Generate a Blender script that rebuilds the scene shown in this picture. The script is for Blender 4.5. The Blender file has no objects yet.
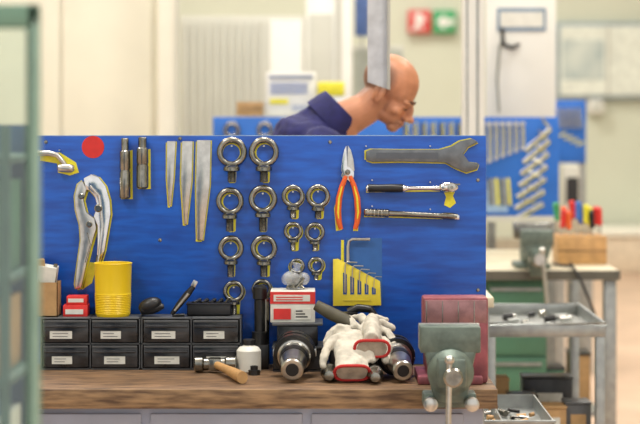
import bpy, bmesh, math, random
from mathutils import Vector, Matrix, Euler
random.seed(4)
F=2000.0; CH=1.53; HZ=113.0
def W(px,py,d): return Vector(((px-320)*d/F, d, CH-(py-HZ)*d/F))
def X(px,d): return (px-320)*d/F
def Z(py,d): return CH-(py-HZ)*d/F
def Q(px,py,off=0.0): return Vector(((px-320)*.0025, 5-off, CH-(py-HZ)*.0025))
def lin(c):
    r=[]
    for v in c:
        v=v/255.0
        r.append(v/12.92 if v<=.04045 else ((v+.055)/1.055)**2.4)
    return r
MATS={}
def mat(name,col,rough=.5,metal=0.0,var=.12,scale=20,bump=0.0,stretch=None,col2=None,emit=0,alpha=None,coat=0):
    if name in MATS: return MATS[name]
    m=bpy.data.materials.new(name); m.use_nodes=True
    nt=m.node_tree; b=nt.nodes['Principled BSDF']
    c=lin(col); tc=nt.nodes.new('ShaderNodeTexCoord'); mp=nt.nodes.new('ShaderNodeMapping')
    nt.links.new(tc.outputs['Object'],mp.inputs['Vector'])
    if stretch: mp.inputs['Scale'].default_value=stretch
    n=nt.nodes.new('ShaderNodeTexNoise'); n.inputs['Scale'].default_value=scale; n.inputs['Detail'].default_value=5
    nt.links.new(mp.outputs['Vector'],n.inputs['Vector'])
    r=nt.nodes.new('ShaderNodeValToRGB'); nt.links.new(n.outputs['Fac'],r.inputs['Fac'])
    c2=lin(col2) if col2 else [v*(1-var)for v in c]
    c1=c if col2 else [min(1,v*(1+var)) for v in c]
    r.color_ramp.elements[0].position=.35; r.color_ramp.elements[1].position=.65
    r.color_ramp.elements[0].color=(*c2,1); r.color_ramp.elements[1].color=(*c1,1)
    nt.links.new(r.outputs['Color'],b.inputs['Base Color'])
    b.inputs['Roughness'].default_value=rough; b.inputs['Metallic'].default_value=metal
    if coat: b.inputs['Coat Weight'].default_value=coat
    if bump:
        bp=nt.nodes.new('ShaderNodeBump'); bp.inputs['Strength'].default_value=bump; bp.inputs['Distance'].default_value=.003
        nt.links.new(n.outputs['Fac'],bp.inputs['Height']); nt.links.new(bp.outputs['Normal'],b.inputs['Normal'])
    if emit:
        nt.links.new(r.outputs['Color'],b.inputs['Emission Color']); b.inputs['Emission Strength'].default_value=emit
    if alpha is not None: b.inputs['Alpha'].default_value=alpha
    MATS[name]=m; return m

class B:
    def __init__(s): s.bm=bmesh.new(); s.mats=[]
    def _add(s,t,m,M=None):
        if m not in s.mats: s.mats.append(m)
        i=s.mats.index(m)
        if M is not None: bmesh.ops.transform(t,matrix=M,verts=t.verts)
        bmesh.ops.recalc_face_normals(t,faces=t.faces)
        for f in t.faces: f.material_index=i; f.smooth=True
        me=bpy.data.meshes.new('t'); t.to_mesh(me); t.free(); s.bm.from_mesh(me); bpy.data.meshes.remove(me)
    def box(s,c,size,m,rot=(0,0,0),bev=0.0):
        t=bmesh.new(); bmesh.ops.create_cube(t,size=1)
        bmesh.ops.scale(t,vec=size,verts=t.verts)
        if bev: bmesh.ops.bevel(t,geom=t.edges[:],offset=bev,segments=2,affect='EDGES',profile=.5)
        s._add(t,m,Matrix.Translation(c)@Euler(rot).to_matrix().to_4x4()); return s
    def bb(s,x0,x1,y0,y1,z0,z1,m,bev=0.0):
        return s.box(((x0+x1)/2,(y0+y1)/2,(z0+z1)/2),(abs(x1-x0),abs(y1-y0),abs(z1-z0)),m,bev=bev)
    def lathe(s,p,axis,prof,m,seg=28,sc=(1,1)):
        t=bmesh.new(); rings=[]
        for (h,r) in prof:
            if r<=1e-6: rings.append([t.verts.new((0,0,h))])
            else: rings.append([t.verts.new((r*sc[0]*math.cos(2*math.pi*k/seg),r*sc[1]*math.sin(2*math.pi*k/seg),h)) for k in range(seg)])
        for a,b in zip(rings,rings[1:]):
            for k in range(seg):
                k2=(k+1)%seg
                if len(a)==1 and len(b)==1: continue
                if len(a)==1: t.faces.new((a[0],b[k],b[k2]))
                elif len(b)==1: t.faces.new((a[k],a[k2],b[0]))
                else: t.faces.new((a[k],a[k2],b[k2],b[k]))
        if len(rings[0])>1: t.faces.new(rings[0][::-1])
        if len(rings[-1])>1: t.faces.new(rings[-1])
        q=Vector(axis).normalized().to_track_quat('Z','Y').to_matrix().to_4x4()
        s._add(t,m,Matrix.Translation(p)@q); return s
    def cyl(s,p0,p1,r,m,r1=None,seg=20):
        p0=Vector(p0);p1=Vector(p1); L=(p1-p0).length
        return s.lathe(p0,p1-p0,[(0,r),(L,r if r1 is None else r1)],m,seg)
    def tube(s,pts,r,m,seg=12,closed=False,flat=1.0):
        pts=[Vector(p) for p in pts]; n=len(pts)
        rr=r if isinstance(r,(list,tuple)) else [r]*n
        t=bmesh.new(); rings=[]; up=None
        for i,p in enumerate(pts):
            if closed: tg=(pts[(i+1)%n]-pts[i-1]).normalized()
            else: tg=(pts[min(i+1,n-1)]-pts[max(i-1,0)]).normalized()
            if up is None:
                up=Vector((0,1,0)) if abs(tg.y)<.9 else Vector((1,0,0))
            up=(up-tg*up.dot(tg)).normalized(); sd=tg.cross(up)
            rings.append([t.verts.new(p+sd*(rr[i]*math.cos(2*math.pi*k/seg))+up*(rr[i]*flat*math.sin(2*math.pi*k/seg))) for k in range(seg)])
        rng=range(n) if closed else range(n-1)
        for i in rng:
            a=rings[i];b=rings[(i+1)%n]
            for k in range(seg):
                k2=(k+1)%seg; t.faces.new((a[k],a[k2],b[k2],b[k]))
        if not closed: t.faces.new(rings[0][::-1]); t.faces.new(rings[-1])
        s._add(t,m); return s
    def torus(s,c,axis,R,r,m,seg=36,flat=1.0):
        q=Vector(axis).normalized().to_track_quat('Z','Y').to_matrix()
        c=Vector(c)
        pts=[c+q@Vector((R*math.cos(2*math.pi*k/seg),R*math.sin(2*math.pi*k/seg),0)) for k in range(seg)]
        return s.tube(pts,r,m,12,True)
    def prism(s,pts,vec,m,bev=0.0):
        t=bmesh.new(); vs=[t.verts.new(p) for p in pts]; f=t.faces.new(vs)
        r=bmesh.ops.extrude_face_region(t,geom=[f])
        bmesh.ops.translate(t,vec=vec,verts=[v for v in r['geom'] if isinstance(v,bmesh.types.BMVert)])
        bmesh.ops.recalc_face_normals(t,faces=t.faces)
        if bev:
            try: bmesh.ops.bevel(t,geom=t.edges[:],offset=bev,segments=2,affect='EDGES',profile=.5)
            except Exception: pass
        bmesh.ops.triangulate(t,faces=[f for f in t.faces if len(f.verts)>4])
        s._add(t,m); return s
    def ell(s,c,rad,m,rot=(0,0,0),sub=24):
        t=bmesh.new(); bmesh.ops.create_uvsphere(t,u_segments=sub,v_segments=sub//2,radius=1)
        bmesh.ops.scale(t,vec=rad,verts=t.verts)
        s._add(t,m,Matrix.Translation(c)@Euler(rot).to_matrix().to_4x4()); return s
    def xf(s,M): bmesh.ops.transform(s.bm,matrix=M,verts=s.bm.verts); return s
    def done(s,name,parent=None,ang=35,loc=True):
        bm=s.bm
        for e in bm.edges:
            if len(e.link_faces)==2 and e.calc_face_angle(0)>math.radians(ang): e.smooth=False
        vs=[v.co for v in bm.verts]
        c=Vector(((min(v.x for v in vs)+max(v.x for v in vs))/2,(min(v.y for v in vs)+max(v.y for v in vs))/2,min(v.z for v in vs)))
        if loc and parent is None: bmesh.ops.translate(bm,vec=-c,verts=bm.verts)
        me=bpy.data.meshes.new(name); bm.to_mesh(me); bm.free()
        for m in s.mats: me.materials.append(m)
        o=bpy.data.objects.new(name,me); bpy.context.scene.collection.objects.link(o)
        if loc and parent is None: o.location=c
        if parent: o.parent=parent
        return o
def blob(b,name,parent=None,vox=.006,sm=6,loc=True):
    o=b.done(name,parent,loc=loc)
    r=o.modifiers.new('r','REMESH'); r.mode='VOXEL'; r.voxel_size=vox; r.use_smooth_shade=True
    s=o.modifiers.new('s','SMOOTH'); s.iterations=sm; s.factor=.5
    return o
def empty(name,loc=(0,0,0)):
    e=bpy.data.objects.new(name,None); bpy.context.scene.collection.objects.link(e); e.location=(0,0,0); return e

# ---------- materials
blue=mat('blue_paint',(8,86,186),.40,0,.1,9,.15,(1,1,6),col2=(6,66,156),coat=.15)
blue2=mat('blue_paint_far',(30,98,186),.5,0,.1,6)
yellow=mat('yellow_paint',(222,212,50),.5,0,.08,60)
redp=mat('red_paint',(205,45,40),.45,0,.08,40)
chrome=mat('chrome',(220,220,220),.16,1,.08,40)
satin=mat('satin_steel',(196,194,188),.28,1,.12,60)
dsteel=mat('dark_steel',(142,140,132),.27,1,.22,50,.08)
bsteel=mat('black_steel',(52,52,52),.32,.6,.2,50)
iron=mat('cast_iron',(104,116,108),.5,.5,.2,40,.25)
vred=mat('worn_red_casting',(154,84,92),.5,.2,.2,30,.2,col2=(120,66,74))
wood=mat('bench_wood',(142,110,78),.6,0,.2,14,.4,(1,8,8),col2=(68,50,36))
edge=mat('bench_edge_wood',(156,126,92),.65,0,.2,12,.4,(1,8,8),col2=(86,64,46))
hwood=mat('handle_wood',(190,148,96),.5,0,.15,30)
blackp=mat('black_plastic',(28,28,30),.4,0,.1,30)
smoke=mat('smoky_plastic',(60,60,62),.2,0,.25,22,col2=(28,28,30))
gplast=mat('grey_frame_plastic',(80,82,84),.45,0,.1,30)
label=mat('paper_label',(210,210,202),.7,0,.06,60)
whitep=mat('white_plastic',(216,215,206),.45,0,.05,30)
orange=mat('orange_grip',(225,98,38),.4,0,.08,30)
card=mat('cardboard',(172,138,94),.8,0,.1,30)
cream=mat('cream_enamel',(214,210,192),.45,0,.03,4)
cream2=mat('light_cream_enamel',(228,226,212),.45,0,.03,4)
lgrey=mat('light_grey_enamel',(186,186,176),.5,0,.04,4)
white=mat('white_enamel',(222,222,216),.5,0,.03,4)
lilac=mat('bench_cabinet_enamel',(172,176,192),.45,0,.06,10)
greenm=mat('green_cabinet_enamel',(76,122,98),.5,0,.08,10)
greenf=mat('green_guard_frame',(116,150,130),.4,.2,.08,12)
beige=mat('beige_bench_laminate',(196,186,160),.5,0,.06,12)
galv=mat('galvanised_sheet',(158,161,158),.38,.8,.12,30)
navy=mat('navy_cloth',(30,30,84),.85,0,.18,40,.3)
trous=mat('dark_trousers',(30,32,52),.85,0,.15,40,.3)
shoe=mat('shoe_leather',(25,22,20),.5)
wallm=mat('wall_paint',(198,202,184),.8,0,.02,2)
floorm=mat('floor_resin',(204,174,150),.45,0,.05,3,col2=(186,158,135))
ceilm=mat('ceiling_paint',(225,225,222),.8)
signred=mat('sign_red',(200,70,66),.5); signgreen=mat('sign_green',(60,156,100),.5)
signblue=mat('sign_blue',(60,110,190),.5)
skin=mat('skin',(186,126,92),.46,0,.1,25,.05)
sb=skin.node_tree.nodes['Principled BSDF']; sb.inputs['Subsurface Weight'].default_value=.05; sb.inputs['Subsurface Radius'].default_value=(.01,.004,.002)
glassm=bpy.data.materials.new('guard_glass'); glassm.use_nodes=True
nt=glassm.node_tree; nt.nodes.clear()
o=nt.nodes.new('ShaderNodeOutputMaterial'); mx=nt.nodes.new('ShaderNodeMixShader'); tr=nt.nodes.new('ShaderNodeBsdfTransparent'); gl=nt.nodes.new('ShaderNodeBsdfGlossy'); fr=nt.nodes.new('ShaderNodeFresnel')
tr.inputs[0].default_value=(.86,.92,.88,1); gl.inputs['Roughness'].default_value=.05; fr.inputs[0].default_value=1.8
nt.links.new(fr.outputs[0],mx.inputs[0]); nt.links.new(tr.outputs[0],mx.inputs[1]); nt.links.new(gl.outputs[0],mx.inputs[2]); nt.links.new(mx.outputs[0],o.inputs[0])
bagm=mat('clear_bag',(205,208,210),.2,0,.1,40,.5,alpha=.3)

# ---------- room
B().bb(-8,8,-3,20.2,-.1,0,floorm).done('floor')
B().bb(-8,8,20,20.2,0,6,wallm).done('wall_back')
B().bb(-8.2,-8,-3,20.2,0,6,wallm).done('wall_left')
B().bb(8,8.2,-3,20.2,0,6,wallm).done('wall_right')
B().bb(-8.2,8.2,-3,20.2,6,6.15,ceilm).done('ceiling')
B().bb(-8,8,19.96,20,0,.28,mat('trim_paint',(170,160,140),.6)).done('baseboard_back')

# ---------- bench
bx0,bx1=-.80,.405
b=B()
b.bb(bx0,bx1,4.57,5.018,.856,.9,wood,.003)
b.bb(bx0,bx1,4.562,4.572,.855,.8995,edge,.002)
b.bb(bx0+.02,bx1-.03,4.60,5.01,.12,.856,lilac,.003)
for i in range(3):
    x0=bx0+.04+i*.37
    for j in range(3):
        z1=.84-j*.235
        b.bb(x0,x0+.35,4.588,4.602,z1-.22,z1,lilac,.004)
        b.bb(x0+.1,x0+.25,4.575,4.589,z1-.06,z1-.045,galv,.002)
for x in (bx0+.06,bx1-.09):
    for y in (4.64,4.97): b.bb(x-.025,x+.025,y-.025,y+.025,0,.12,bsteel)
b.done('workbench')

# ---------- tool panel
b=B()
xl=-.80; xr=Q(486,0).x
b.bb(xl,xr,5.0,5.018,.902,Z(136,5),blue,.0015)
def flat(pts,m=yellow,dx=0,dy=0,th=.0007):
    b.prism([Q(x+dx,y+dy,0) for x,y in pts],(0,-th,0),m)
def ann(cx,cy,R0,R1,m=yellow,th=.0007,seg=28):
    for k in range(seg):
        a=2*math.pi*k/seg;c=2*math.pi*(k+1)/seg
        b.prism([Q(cx+R0*math.cos(a),cy+R0*math.sin(a)),Q(cx+R1*math.cos(a),cy+R1*math.sin(a)),Q(cx+R1*math.cos(c),cy+R1*math.sin(c)),Q(cx+R0*math.cos(c),cy+R0*math.sin(c))],(0,-th,0),m)
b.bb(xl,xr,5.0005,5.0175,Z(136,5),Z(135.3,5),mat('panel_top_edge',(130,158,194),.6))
ann(93,147,0.1,11.2,redp,.001)
EYE=[(232,152,15.2,182),(264,152,15.2,182),(230,201,14,231),(263,199,14.5,231),(293,196,11.5,218),(318,196,12,218),(231,248,13,276),(264,248,13.5,276),(293,231,9.5,250),(315,232,10,250),(234,291,11,315),(262,289,10.5,316),(297,266,8,281),(316,265,8.5,279)]
for i,(cx,cy,R,by) in enumerate(EYE):
    sx=1.0 if i%3 else -.6
    ann(cx+sx,cy+.8,R*.56,R*.8+1.6)
    flat([(cx-1,cy+R-1),(cx+6.2,cy+R-1),(cx+5.6,by),(cx+4,by+1),(cx-1,by+1)],dx=sx-1)
SP=[(120,138,131,198),(137,137,149,188)]
for x0,y0,x1,y1 in SP: flat([(x0+1,y0+14),(x1+1.6,y0+12),(x1+1.8,y1+1),(x0+1,y1+1)])
CH3=[[(167,141),(176,141),(174,178),(171,206),(169,206),(167,178)],[(182,141),(193,141),(192,180),(187,224),(184,224),(181,180)],[(197,140),(211,140),(210,185),(203,240),(197,240),(196,185)]]
for i,p in enumerate(CH3): flat(p,dx=-1.2,dy=1.6); flat(p,dx=.9,dy=.5)
VG1=[(84,178),(92,174),(99,177),(106,186),(110,200),(111,214),(108,232),(105,250),(101,263),(97,263),(98,240),(98,226),(94,216),(98,206),(95,196),(90,190),(86,190)]
VG2=[(83,180),(87,190),(84,200),(87,212),(95,218),(97,228),(92,245),(87,265),(82,287),(76,289),(75,284),(78,262),(81,240),(80,225),(76,210),(75,196),(78,184)]
flat(VG1,dx=1.5,dy=.5);flat(VG1,dx=0,dy=1.6); flat(VG2,dx=-1.3,dy=0); flat(VG2,dx=1.6,dy=1.2); flat([(90,262),(98,263),(92,283),(82,290)],)
for p in ([(343,180),(345.4,180),(341,205),(342,230),(336,231),(334,208)],[(350,180),(352,180),(360,208),(358,231),(353,231),(357,206)]): flat(p)
BW=[(366,151),(372,149),(400,149.5),(440,149.5),(452,146),(460,141),(472,138.5),(478,142),(468,147),(463,154),(469,162),(479,163.5),(477,169),(466,172.5),(455,168),(445,162.5),(400,161.5),(372,162),(366,160)]
flat(BW,dx=.3,dy=1.3); flat(BW,dx=-1.6,dy=-.5)
flat([(366,186),(440,187),(440,191.5),(366,192.5)]); flat([(443,190),(456,189),(453,196),(456,203),(450,208),(444,205),(446,197)])
flat([(364,210),(458,214.5),(458,219.5),(364,217)])
flat([(40,151),(60,152),(76,162),(79,172),(70,175),(58,172),(57,163),(40,160)],dy=.5)
flat([(346,238),(382,238),(382,303),(346,303)],m=mat('blue_patch',(44,96,164),.5),th=.0012)
flat([(341,240),(344,240),(344,262),(341,262)],th=.0005)
for cx,cy,R,by in EYE: b.cyl(Q(cx,cy-R*.4,0),Q(cx,cy-R*.4,.022),.0022,satin)
for x,y in [(60,150),(347,172),(338,200),(366,146),(430,146),(372,180),(430,182),(372,206),(430,209)]: b.cyl(Q(x,y,0),Q(x,y,.014),.0018,satin)
for x,y in ((46,142),(180,138.5),(330,142),(478,180),(478,290),(160,240)): b.lathe(Q(x,y,0),(0,-1,0),[(0,.005),(.002,.004),(.003,0)],dsteel,12)
b.bb(xr-.03,xr-.002,5.022,5.05,0,Z(150,5),galv); b.bb(xl+.02,xl+.05,5.022,5.05,0,Z(150,5),galv)
b.bb(xl+.02,xr-.002,5.04,5.05,.2,.24,galv)
b.done('blue_tool_panel')

for cx,cy,R,by in EYE:
    b=B(); r=R*.20; off=r*.0025+.0012
    b.torus(Q(cx,cy,off),(0,1,0),(R-r)*.0025,r*.0025,dsteel)
    L=(by-(cy+R-2))*.0025; k=.0025*R/15
    prof=[(0,5*k),(2*k,8.2*k),(5*k,8.2*k),(6.5*k,5*k)]
    h=6.5*k
    while h<L-.002:
        prof+= [(h,4.3*k),(h+.0011,3.9*k),(h+.0022,4.3*k)]; h+=.0024
    prof+=[(L,3.3*k)]
    b.lathe(Q(cx,cy+R-2,max(off,8.2*k+.0009)),(0,0,-1),prof,dsteel,24)
    b.done('eyebolt')
b=B()
for x0,y0,x1,y1 in SP:
    cx=(x0+x1)/2; r=(x1-x0)/2*.0025; L=(y1-y0)*.0025
    b.lathe(Q(cx,y0,r+.001),(0,0,-1),[(0,r*.6),(.002,r*.7),(L*.2,r*.7),(L*.22,r*.95),(L*.5,r),(L*.52,r*.9),(L*.55,r*.9),(L*.57,r),(L-.003,r),(L,r*.85)],dsteel)
    b.lathe(Q(cx,y1+.2,r+.001),(0,0,-1),[(0,r*.7),(.0006,r*.65)],blackp)
b.done('deep_socket_pair')
for i,p in enumerate(CH3):
    b=B(); b.prism([Q(x,y,.008) for x,y in p],(0,.0072,0),satin,.0022)
    b.done('cold_chisel')
b=B()
b.prism([Q(x,y,.012) for x,y in VG1],(0,.0112,0),chrome,.0018)
b.prism([Q(x,y,.016) for x,y in VG2],(0,.0152,0),satin,.0022)
for x,y,r in ((99,208,4),(90,224,3.2),(82,196,3)): b.lathe(Q(x,y,.012),(0,-1,0),[(0,r*.0025),(.005,r*.0025),(.007,r*.0018),(.007,0)],dsteel)
b.tube([Q(91,186,.014),Q(100,196,.014),Q(103,225,.014),Q(99,262,.014)],[.003,.0035,.0035,.003],chrome)
b.lathe(Q(99,255,.01),Vector((-.12,0,-1)),[(0,.004),(.002,.006),(.018,.006),(.02,.004)],dsteel)
b.tube([Q(88,232,.014),Q(91,244,.014),Q(86,262,.014)],[.0025]*3,dsteel)
b.done('locking_pliers')
b=B()
b.tube([Q(38,153,.012),Q(50,153,.012),Q(58,155,.012),Q(63,161,.012),Q(67,167,.012)],[.0075,.007,.0065,.006,.006],satin)
b.lathe(Q(58,167.5,.012),Vector((1,0,-.05)),[(0,.006),(.003,.0095),(.012,.0105),(.03,.0105),(.038,.009),(.042,.005)],satin)
b.done('socket_crank')
b=B()
b.prism([Q(x,y,.011) for x,y in [(346.3,145),(344,150),(342,160),(341,170),(344,176),(350,182),(354,177),(354,172),(351,168),(347.3,166)]],(0,.010,0),chrome,.001)
b.prism([Q(x,y,.010) for x,y in [(347.7,145),(351,150),(353.5,160),(354.5,170),(351,177),(345,182),(341,176),(343,170),(347,165)]],(0,.009,0),satin,.001)
b.lathe(Q(347.6,172,.010),(0,-1,0),[(0,.007),(.003,.007),(.004,.005),(.004,0)],dsteel)
for pts in ([(346,176),(342,186),(339,198),(338,212),(339,222),(341,229)],[(350,176),(354,186),(357,198),(358,212),(357,222),(355,229)]):
    b.tube([Q(x,y,.0085) for x,y in pts],[.0055,.0066,.0078,.0078,.007,.0055],orange,flat=.9)
    b.tube([Q(x,y,.0128) for x,y in pts[1:5]],[.002,.0034,.0034,.002],yellow,flat=.9)
b.done('combination_pliers')
b=B(); b.prism([Q(x,y,.011) for x,y in BW],(0,.010,0),mat('oxide_steel',(112,116,120),.38,.75,.15,40),.002)
b.prism([Q(x,y,.0118) for x,y in [(376,152.5),(438,152.5),(438,158.5),(376,158.5)]],(0,.001,0),mat('oxide_steel_recess',(98,102,108),.42,.75),0)
b.done('open_end_wrench')
b=B()
b.lathe(Q(366,188,.012),(1,0,0),[(0,.007),(.004,.0095),(.03,.0085),(.06,.0098),(.095,.0095),(.1,.007),(.105,.0055),(.16,.0052),(.185,.007)],chrome)
b.lathe(Q(367,188,.012),(1,0,0),[(0,.0085),(.004,.0103),(.03,.0095),(.06,.0105),(.088,.0102),(.092,.008)],blackp)
b.ell(Q(448,187,.013),(.026,.0115,.0135),chrome)
b.lathe(Q(451,187,.02),(0,-1,0),[(0,.0105),(.006,.0105),(.007,.008),(.007,0)],satin)
b.cyl(Q(451,187,.027),Q(451,187,.034),.004,dsteel); b.box(Q(457,184,.024),(.012,.004,.004),dsteel)
b.done('ratchet_wrench')
b=B()
b.lathe(Q(364,212,.0115),Vector((1,0,-.045)),[(0,.006),(.003,.0095),(.05,.0095),(.054,.0105),(.06,.0105),(.063,.0072),(.19,.0066),(.2,.0085),(.222,.0085),(.232,.0065)],dsteel)
for k in range(5): b.torus(Q(364,212,.0115)+Vector((.008+.009*k,0,-.0004*k)),(1,0,-.045),.0094,.0012,satin,20)
b.box(Q(456.5,217,.011),(.012,.011,.011),chrome,bev=.001)
b.done('breaker_bar')
b=B()
yr=mat('yellow_rack_plastic',(226,206,60),.45)
b.prism([Q(x,y,.012) for x,y in [(333,259),(338,258.5),(380,281),(381,305),(333,305.5)]],(0,.009,0),yr,.001)
for i in range(5):
    x=343+i*7.2; y0=272+i*3.6
    b.prism([Q(x,y0,.0126),Q(x+3.8,y0+2,.0126),Q(x+3.8,294,.0126),Q(x,294,.0126)],(0,.0012,0),mat('slot_blue',(40,84,150),.6))
    b.tube([Q(x+2,292,.016),Q(x+2,268+i*3.6,.016),Q(x+2.5,263+i*3.6,.016),Q(x+4,261.5+i*3.6,.016),Q(x+14-i,262+i*3.6,.016)],.0018-.0002*i,satin,8)
b.tube([Q(348,262,.010),Q(348,246,.010),Q(349,241,.010),Q(352,239,.010),Q(370,239,.010)],.0038,satin,8)
b.box(Q(357,300,.0125),(.07,.002,.004),mat('rack_rib',(200,180,50),.5))
b.done('hex_key_rack')

# ---------- bench stuff
zt=.9
OT=1.028
for (a,c) in ((40,140),(141,241)):
    x0,x1=X(a,4.9),X(c,4.9); b=B()
    b.bb(x0,x1,4.905,4.997,zt,zt+.004,gplast); b.bb(x0,x1,4.905,4.997,OT-.004,OT,gplast,.001)
    b.bb(x0,x1,4.905,4.997,(zt+OT)/2-.002,(zt+OT)/2+.002,gplast)
    b.bb(x0,x1,4.99,4.997,zt,OT,gplast)
    xm=(x0+x1)/2
    for x in (x0,xm-.0015,x1-.003): b.bb(x,x+.003,4.905,4.997,zt,OT,gplast)
    for i in range(2):
        for j in range(2):
            u0=x0+.006 if i==0 else xm+.004; u1=xm-.004 if i==0 else x1-.006
            w0=zt+.006 if j==0 else (zt+OT)/2+.004; w1=w0+.054
            b.bb(u0,u1,4.9,4.985,w0,w1,smoke,.003)
            b.bb(u0+.004,u1-.004,4.892,4.901,w0+.036,w0+.043,smoke,.002)
            b.bb(u0+.001,u1-.001,4.897,4.902,w1-.005,w1,gplast,.001)
            uc=(u0+u1)/2+random.uniform(-.012,.004); lw=random.uniform(.024,.032)
            b.bb(uc-lw,uc+lw,4.8985,4.9002,w0+.009,w0+.028,label)
            for q in range(2): b.bb(uc-lw*.75,uc+lw*random.uniform(.2,.7),4.8980,4.8986,w0+.021-.007*q,w0+.0224-.007*q,gplast)
    b.done('small_parts_drawer_unit')
b=B(); c=Vector((X(113,4.95),4.95,OT)); prof=[(0,.040),(.004,.042)]
for k in range(12): prof+=[(.008+.0042*k,.0435+.0002*k),(.0100+.0042*k,.0425+.0002*k)]
prof+=[(.06,.0445),(.127,.0465),(.131,.0478),(.132,.0465),(.130,.044),(.02,.039),(.02,0)]
b.lathe(c,(0,0,1),prof,mat('yellow_cup_plastic',(236,202,24),.4,0,.04,10)); b.done('stack_of_yellow_cups')
b=B()
xa=X(64,4.95)
b.bb(xa,xa+.06,4.93,4.985,OT,OT+.028,redp,.001); b.bb(xa+.006,xa+.05,4.9285,4.9302,OT+.006,OT+.018,label)
b.bb(xa+.008,xa+.058,4.935,4.98,OT+.0285,OT+.05,redp,.001); b.bb(xa+.012,xa+.05,4.9335,4.9352,OT+.035,OT+.044,whitep)
b.done('small_red_cartons')
b=B()
xa=X(34,4.95)
b.bb(xa,xa+.062,4.92,4.99,OT,OT+.003,card)
for (p,q,r,s) in ((xa,xa+.062,4.92,4.922),(xa,xa+.062,4.988,4.99),(xa,xa+.002,4.92,4.99),(xa+.06,xa+.062,4.92,4.99)): b.bb(p,q,r,s,OT,OT+.085,card)
b.box((xa+.03,4.95,OT+.075),(.045,.04,.1),label,(.1,.15,0)); b.box((xa+.02,4.955,OT+.08),(.02,.05,.12),card,(0,-.1,.2))
b.cyl((xa+.045,4.94,OT+.01),(xa+.055,4.94,OT+.13),.005,dsteel)
b.done('open_cardboard_box')
b=B(); c=Vector((X(150,4.94),4.94,OT))
b.lathe(c+Vector((-.025,0,.016)),(1,0,.15),[(0,.008),(.004,.014),(.03,.0155),(.045,.012),(.06,.006)],blackp)
b.ell(c+Vector((.0,0,.028)),(.03,.02,.018),blackp,(0,-.35,0)); b.done('black_hose_nozzle')
b=B(); c=Vector((X(184,4.93),4.925,OT))
b.tube([c+Vector((-.03,0,.006)),c+Vector((-.012,0,.03)),c+Vector((.008,0,.055)),c+Vector((.024,0,.075))],[.005,.008,.009,.006],bsteel)
b.tube([c+Vector((-.022,-.008,.016)),c+Vector((.012,-.008,.058))],[.003,.004],satin)
b.box(c+Vector((.026,0,.082)),(.012,.008,.016),satin,(0,.5,0),.001); b.tube([c+Vector((-.028,.0,.004)),c+Vector((.0,.01,.004))],.004,bsteel)
b.done('spring_clamp')
b=B(); xa,xb=X(187,4.94),X(231,4.94)
b.bb(xa,xb,4.94,4.99,OT,OT+.004,blackp)
for (p,q,r,s) in ((xa,xb,4.94,4.943),(xa,xb,4.987,4.99),(xa,xa+.003,4.94,4.99),(xb-.003,xb,4.94,4.99)): b.bb(p,q,r,s,OT,OT+.03,blackp,.001)
b.bb(xa-.003,xb+.003,4.937,4.993,OT+.028,OT+.032,blackp,.0015)
for k in range(5): b.cyl((xa+.015+.02*k,4.95,OT+.03),(xa+.03+.018*k,4.975,OT+.037),.006,dsteel)
b.done('parts_tray')
b=B()
hc=Vector((X(215,4.86),4.855,zt+.0205))
b.lathe(hc+Vector((-.05,0,0)),(1,0,0),[(0,.015),(.003,.019),(.02,.0195),(.024,.015),(.04,.014),(.06,.014),(.074,.015),(.078,.019),(.1,.0195),(.103,.015)],dsteel)
b.box(hc,(.03,.034,.03),dsteel,bev=.004)
b.tube([hc,hc+Vector((.03,-.07,-.003)),hc+Vector((.055,-.15,-.004)),hc+Vector((.075,-.21,-.005))],[.009,.010,.0135,.0145],hwood,16,flat=.9)
b.done('hammer')
b=B(); c=Vector((X(249,4.88),4.87,zt))
b.lathe(c,(0,0,1),[(0,.026),(.003,.030),(.052,.030),(.06,.024),(.064,.014),(.07,.014),(.072,.01)],whitep)
b.lathe(c+Vector((0,0,.066)),(0,0,1),[(0,.0155),(.012,.0155),(.014,.012)],blackp,12)
b.done('white_plastic_bottle')
b=B(); c=Vector((X(254,4.8),4.81,zt)); b.lathe(c,(0,0,1),[(0,.014),(.012,.014),(.013,.009),(.022,.009),(.022,.006),(.018,.005),(.018,0)],bsteel,6); b.done('hex_nut')
b=B(); c=Vector((X(260,4.94),4.938,zt))
b.box(c+Vector((0,0,.03)),(.046,.05,.06),bsteel,bev=.003)
b.lathe(c+Vector((0,0,.06)),(0,0,1),[(0,.02),(.03,.02),(.032,.014),(.11,.014),(.112,.018),(.14,.018),(.145,.01)],bsteel)
b.lathe(c+Vector((.014,.005,.06)),(0,0,1),[(0,.009),(.11,.009),(.115,.005)],dsteel)
b.done('boring_bar_stand')
b=B(); xa,xb=X(273,4.88),X(322,4.88)
b.bb(xa,xb,4.87,4.985,zt,zt+.004,smoke)
b.bb(xa,xb,4.87,4.985,zt+.0045,zt+.056,smoke,.004); b.bb(xa-.002,xb+.002,4.866,4.989,zt+.056,zt+.062,gplast,.002)
b.bb(xa+.01,xb-.01,4.874,4.98,zt+.062,zt+.112,smoke,.004); b.bb(xa-.002,xb+.002,4.866,4.989,zt+.112,zt+.118,gplast,.002)
b.bb(xa+.02,xb-.03,4.8675,4.8705,zt+.015,zt+.035,label)
b.done('smoky_organiser_box')
b=B(); z0=zt+.118; xa,xb=X(270.5,4.9),X(315,4.9)
b.bb(xa,xb,4.885,4.98,z0,z0+.077,whitep,.002); b.bb(xa-.0005,xb+.0005,4.8835,4.94,z0+.046,z0+.075,redp)
b.bb(xa+.008,xb-.012,4.8825,4.8837,z0+.052,z0+.068,label)
b.bb(xa+.008,xa+.05,4.8825,4.8852,z0+.008,z0+.034,redp); b.bb(xa+.06,xb-.01,4.8825,4.8852,z0+.008,z0+.034,label)
for k in range(3): b.bb(xa+.062,xb-.018-.006*k,4.8818,4.8826,z0+.013+k*.007,z0+.016+k*.007,bsteel)
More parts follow.
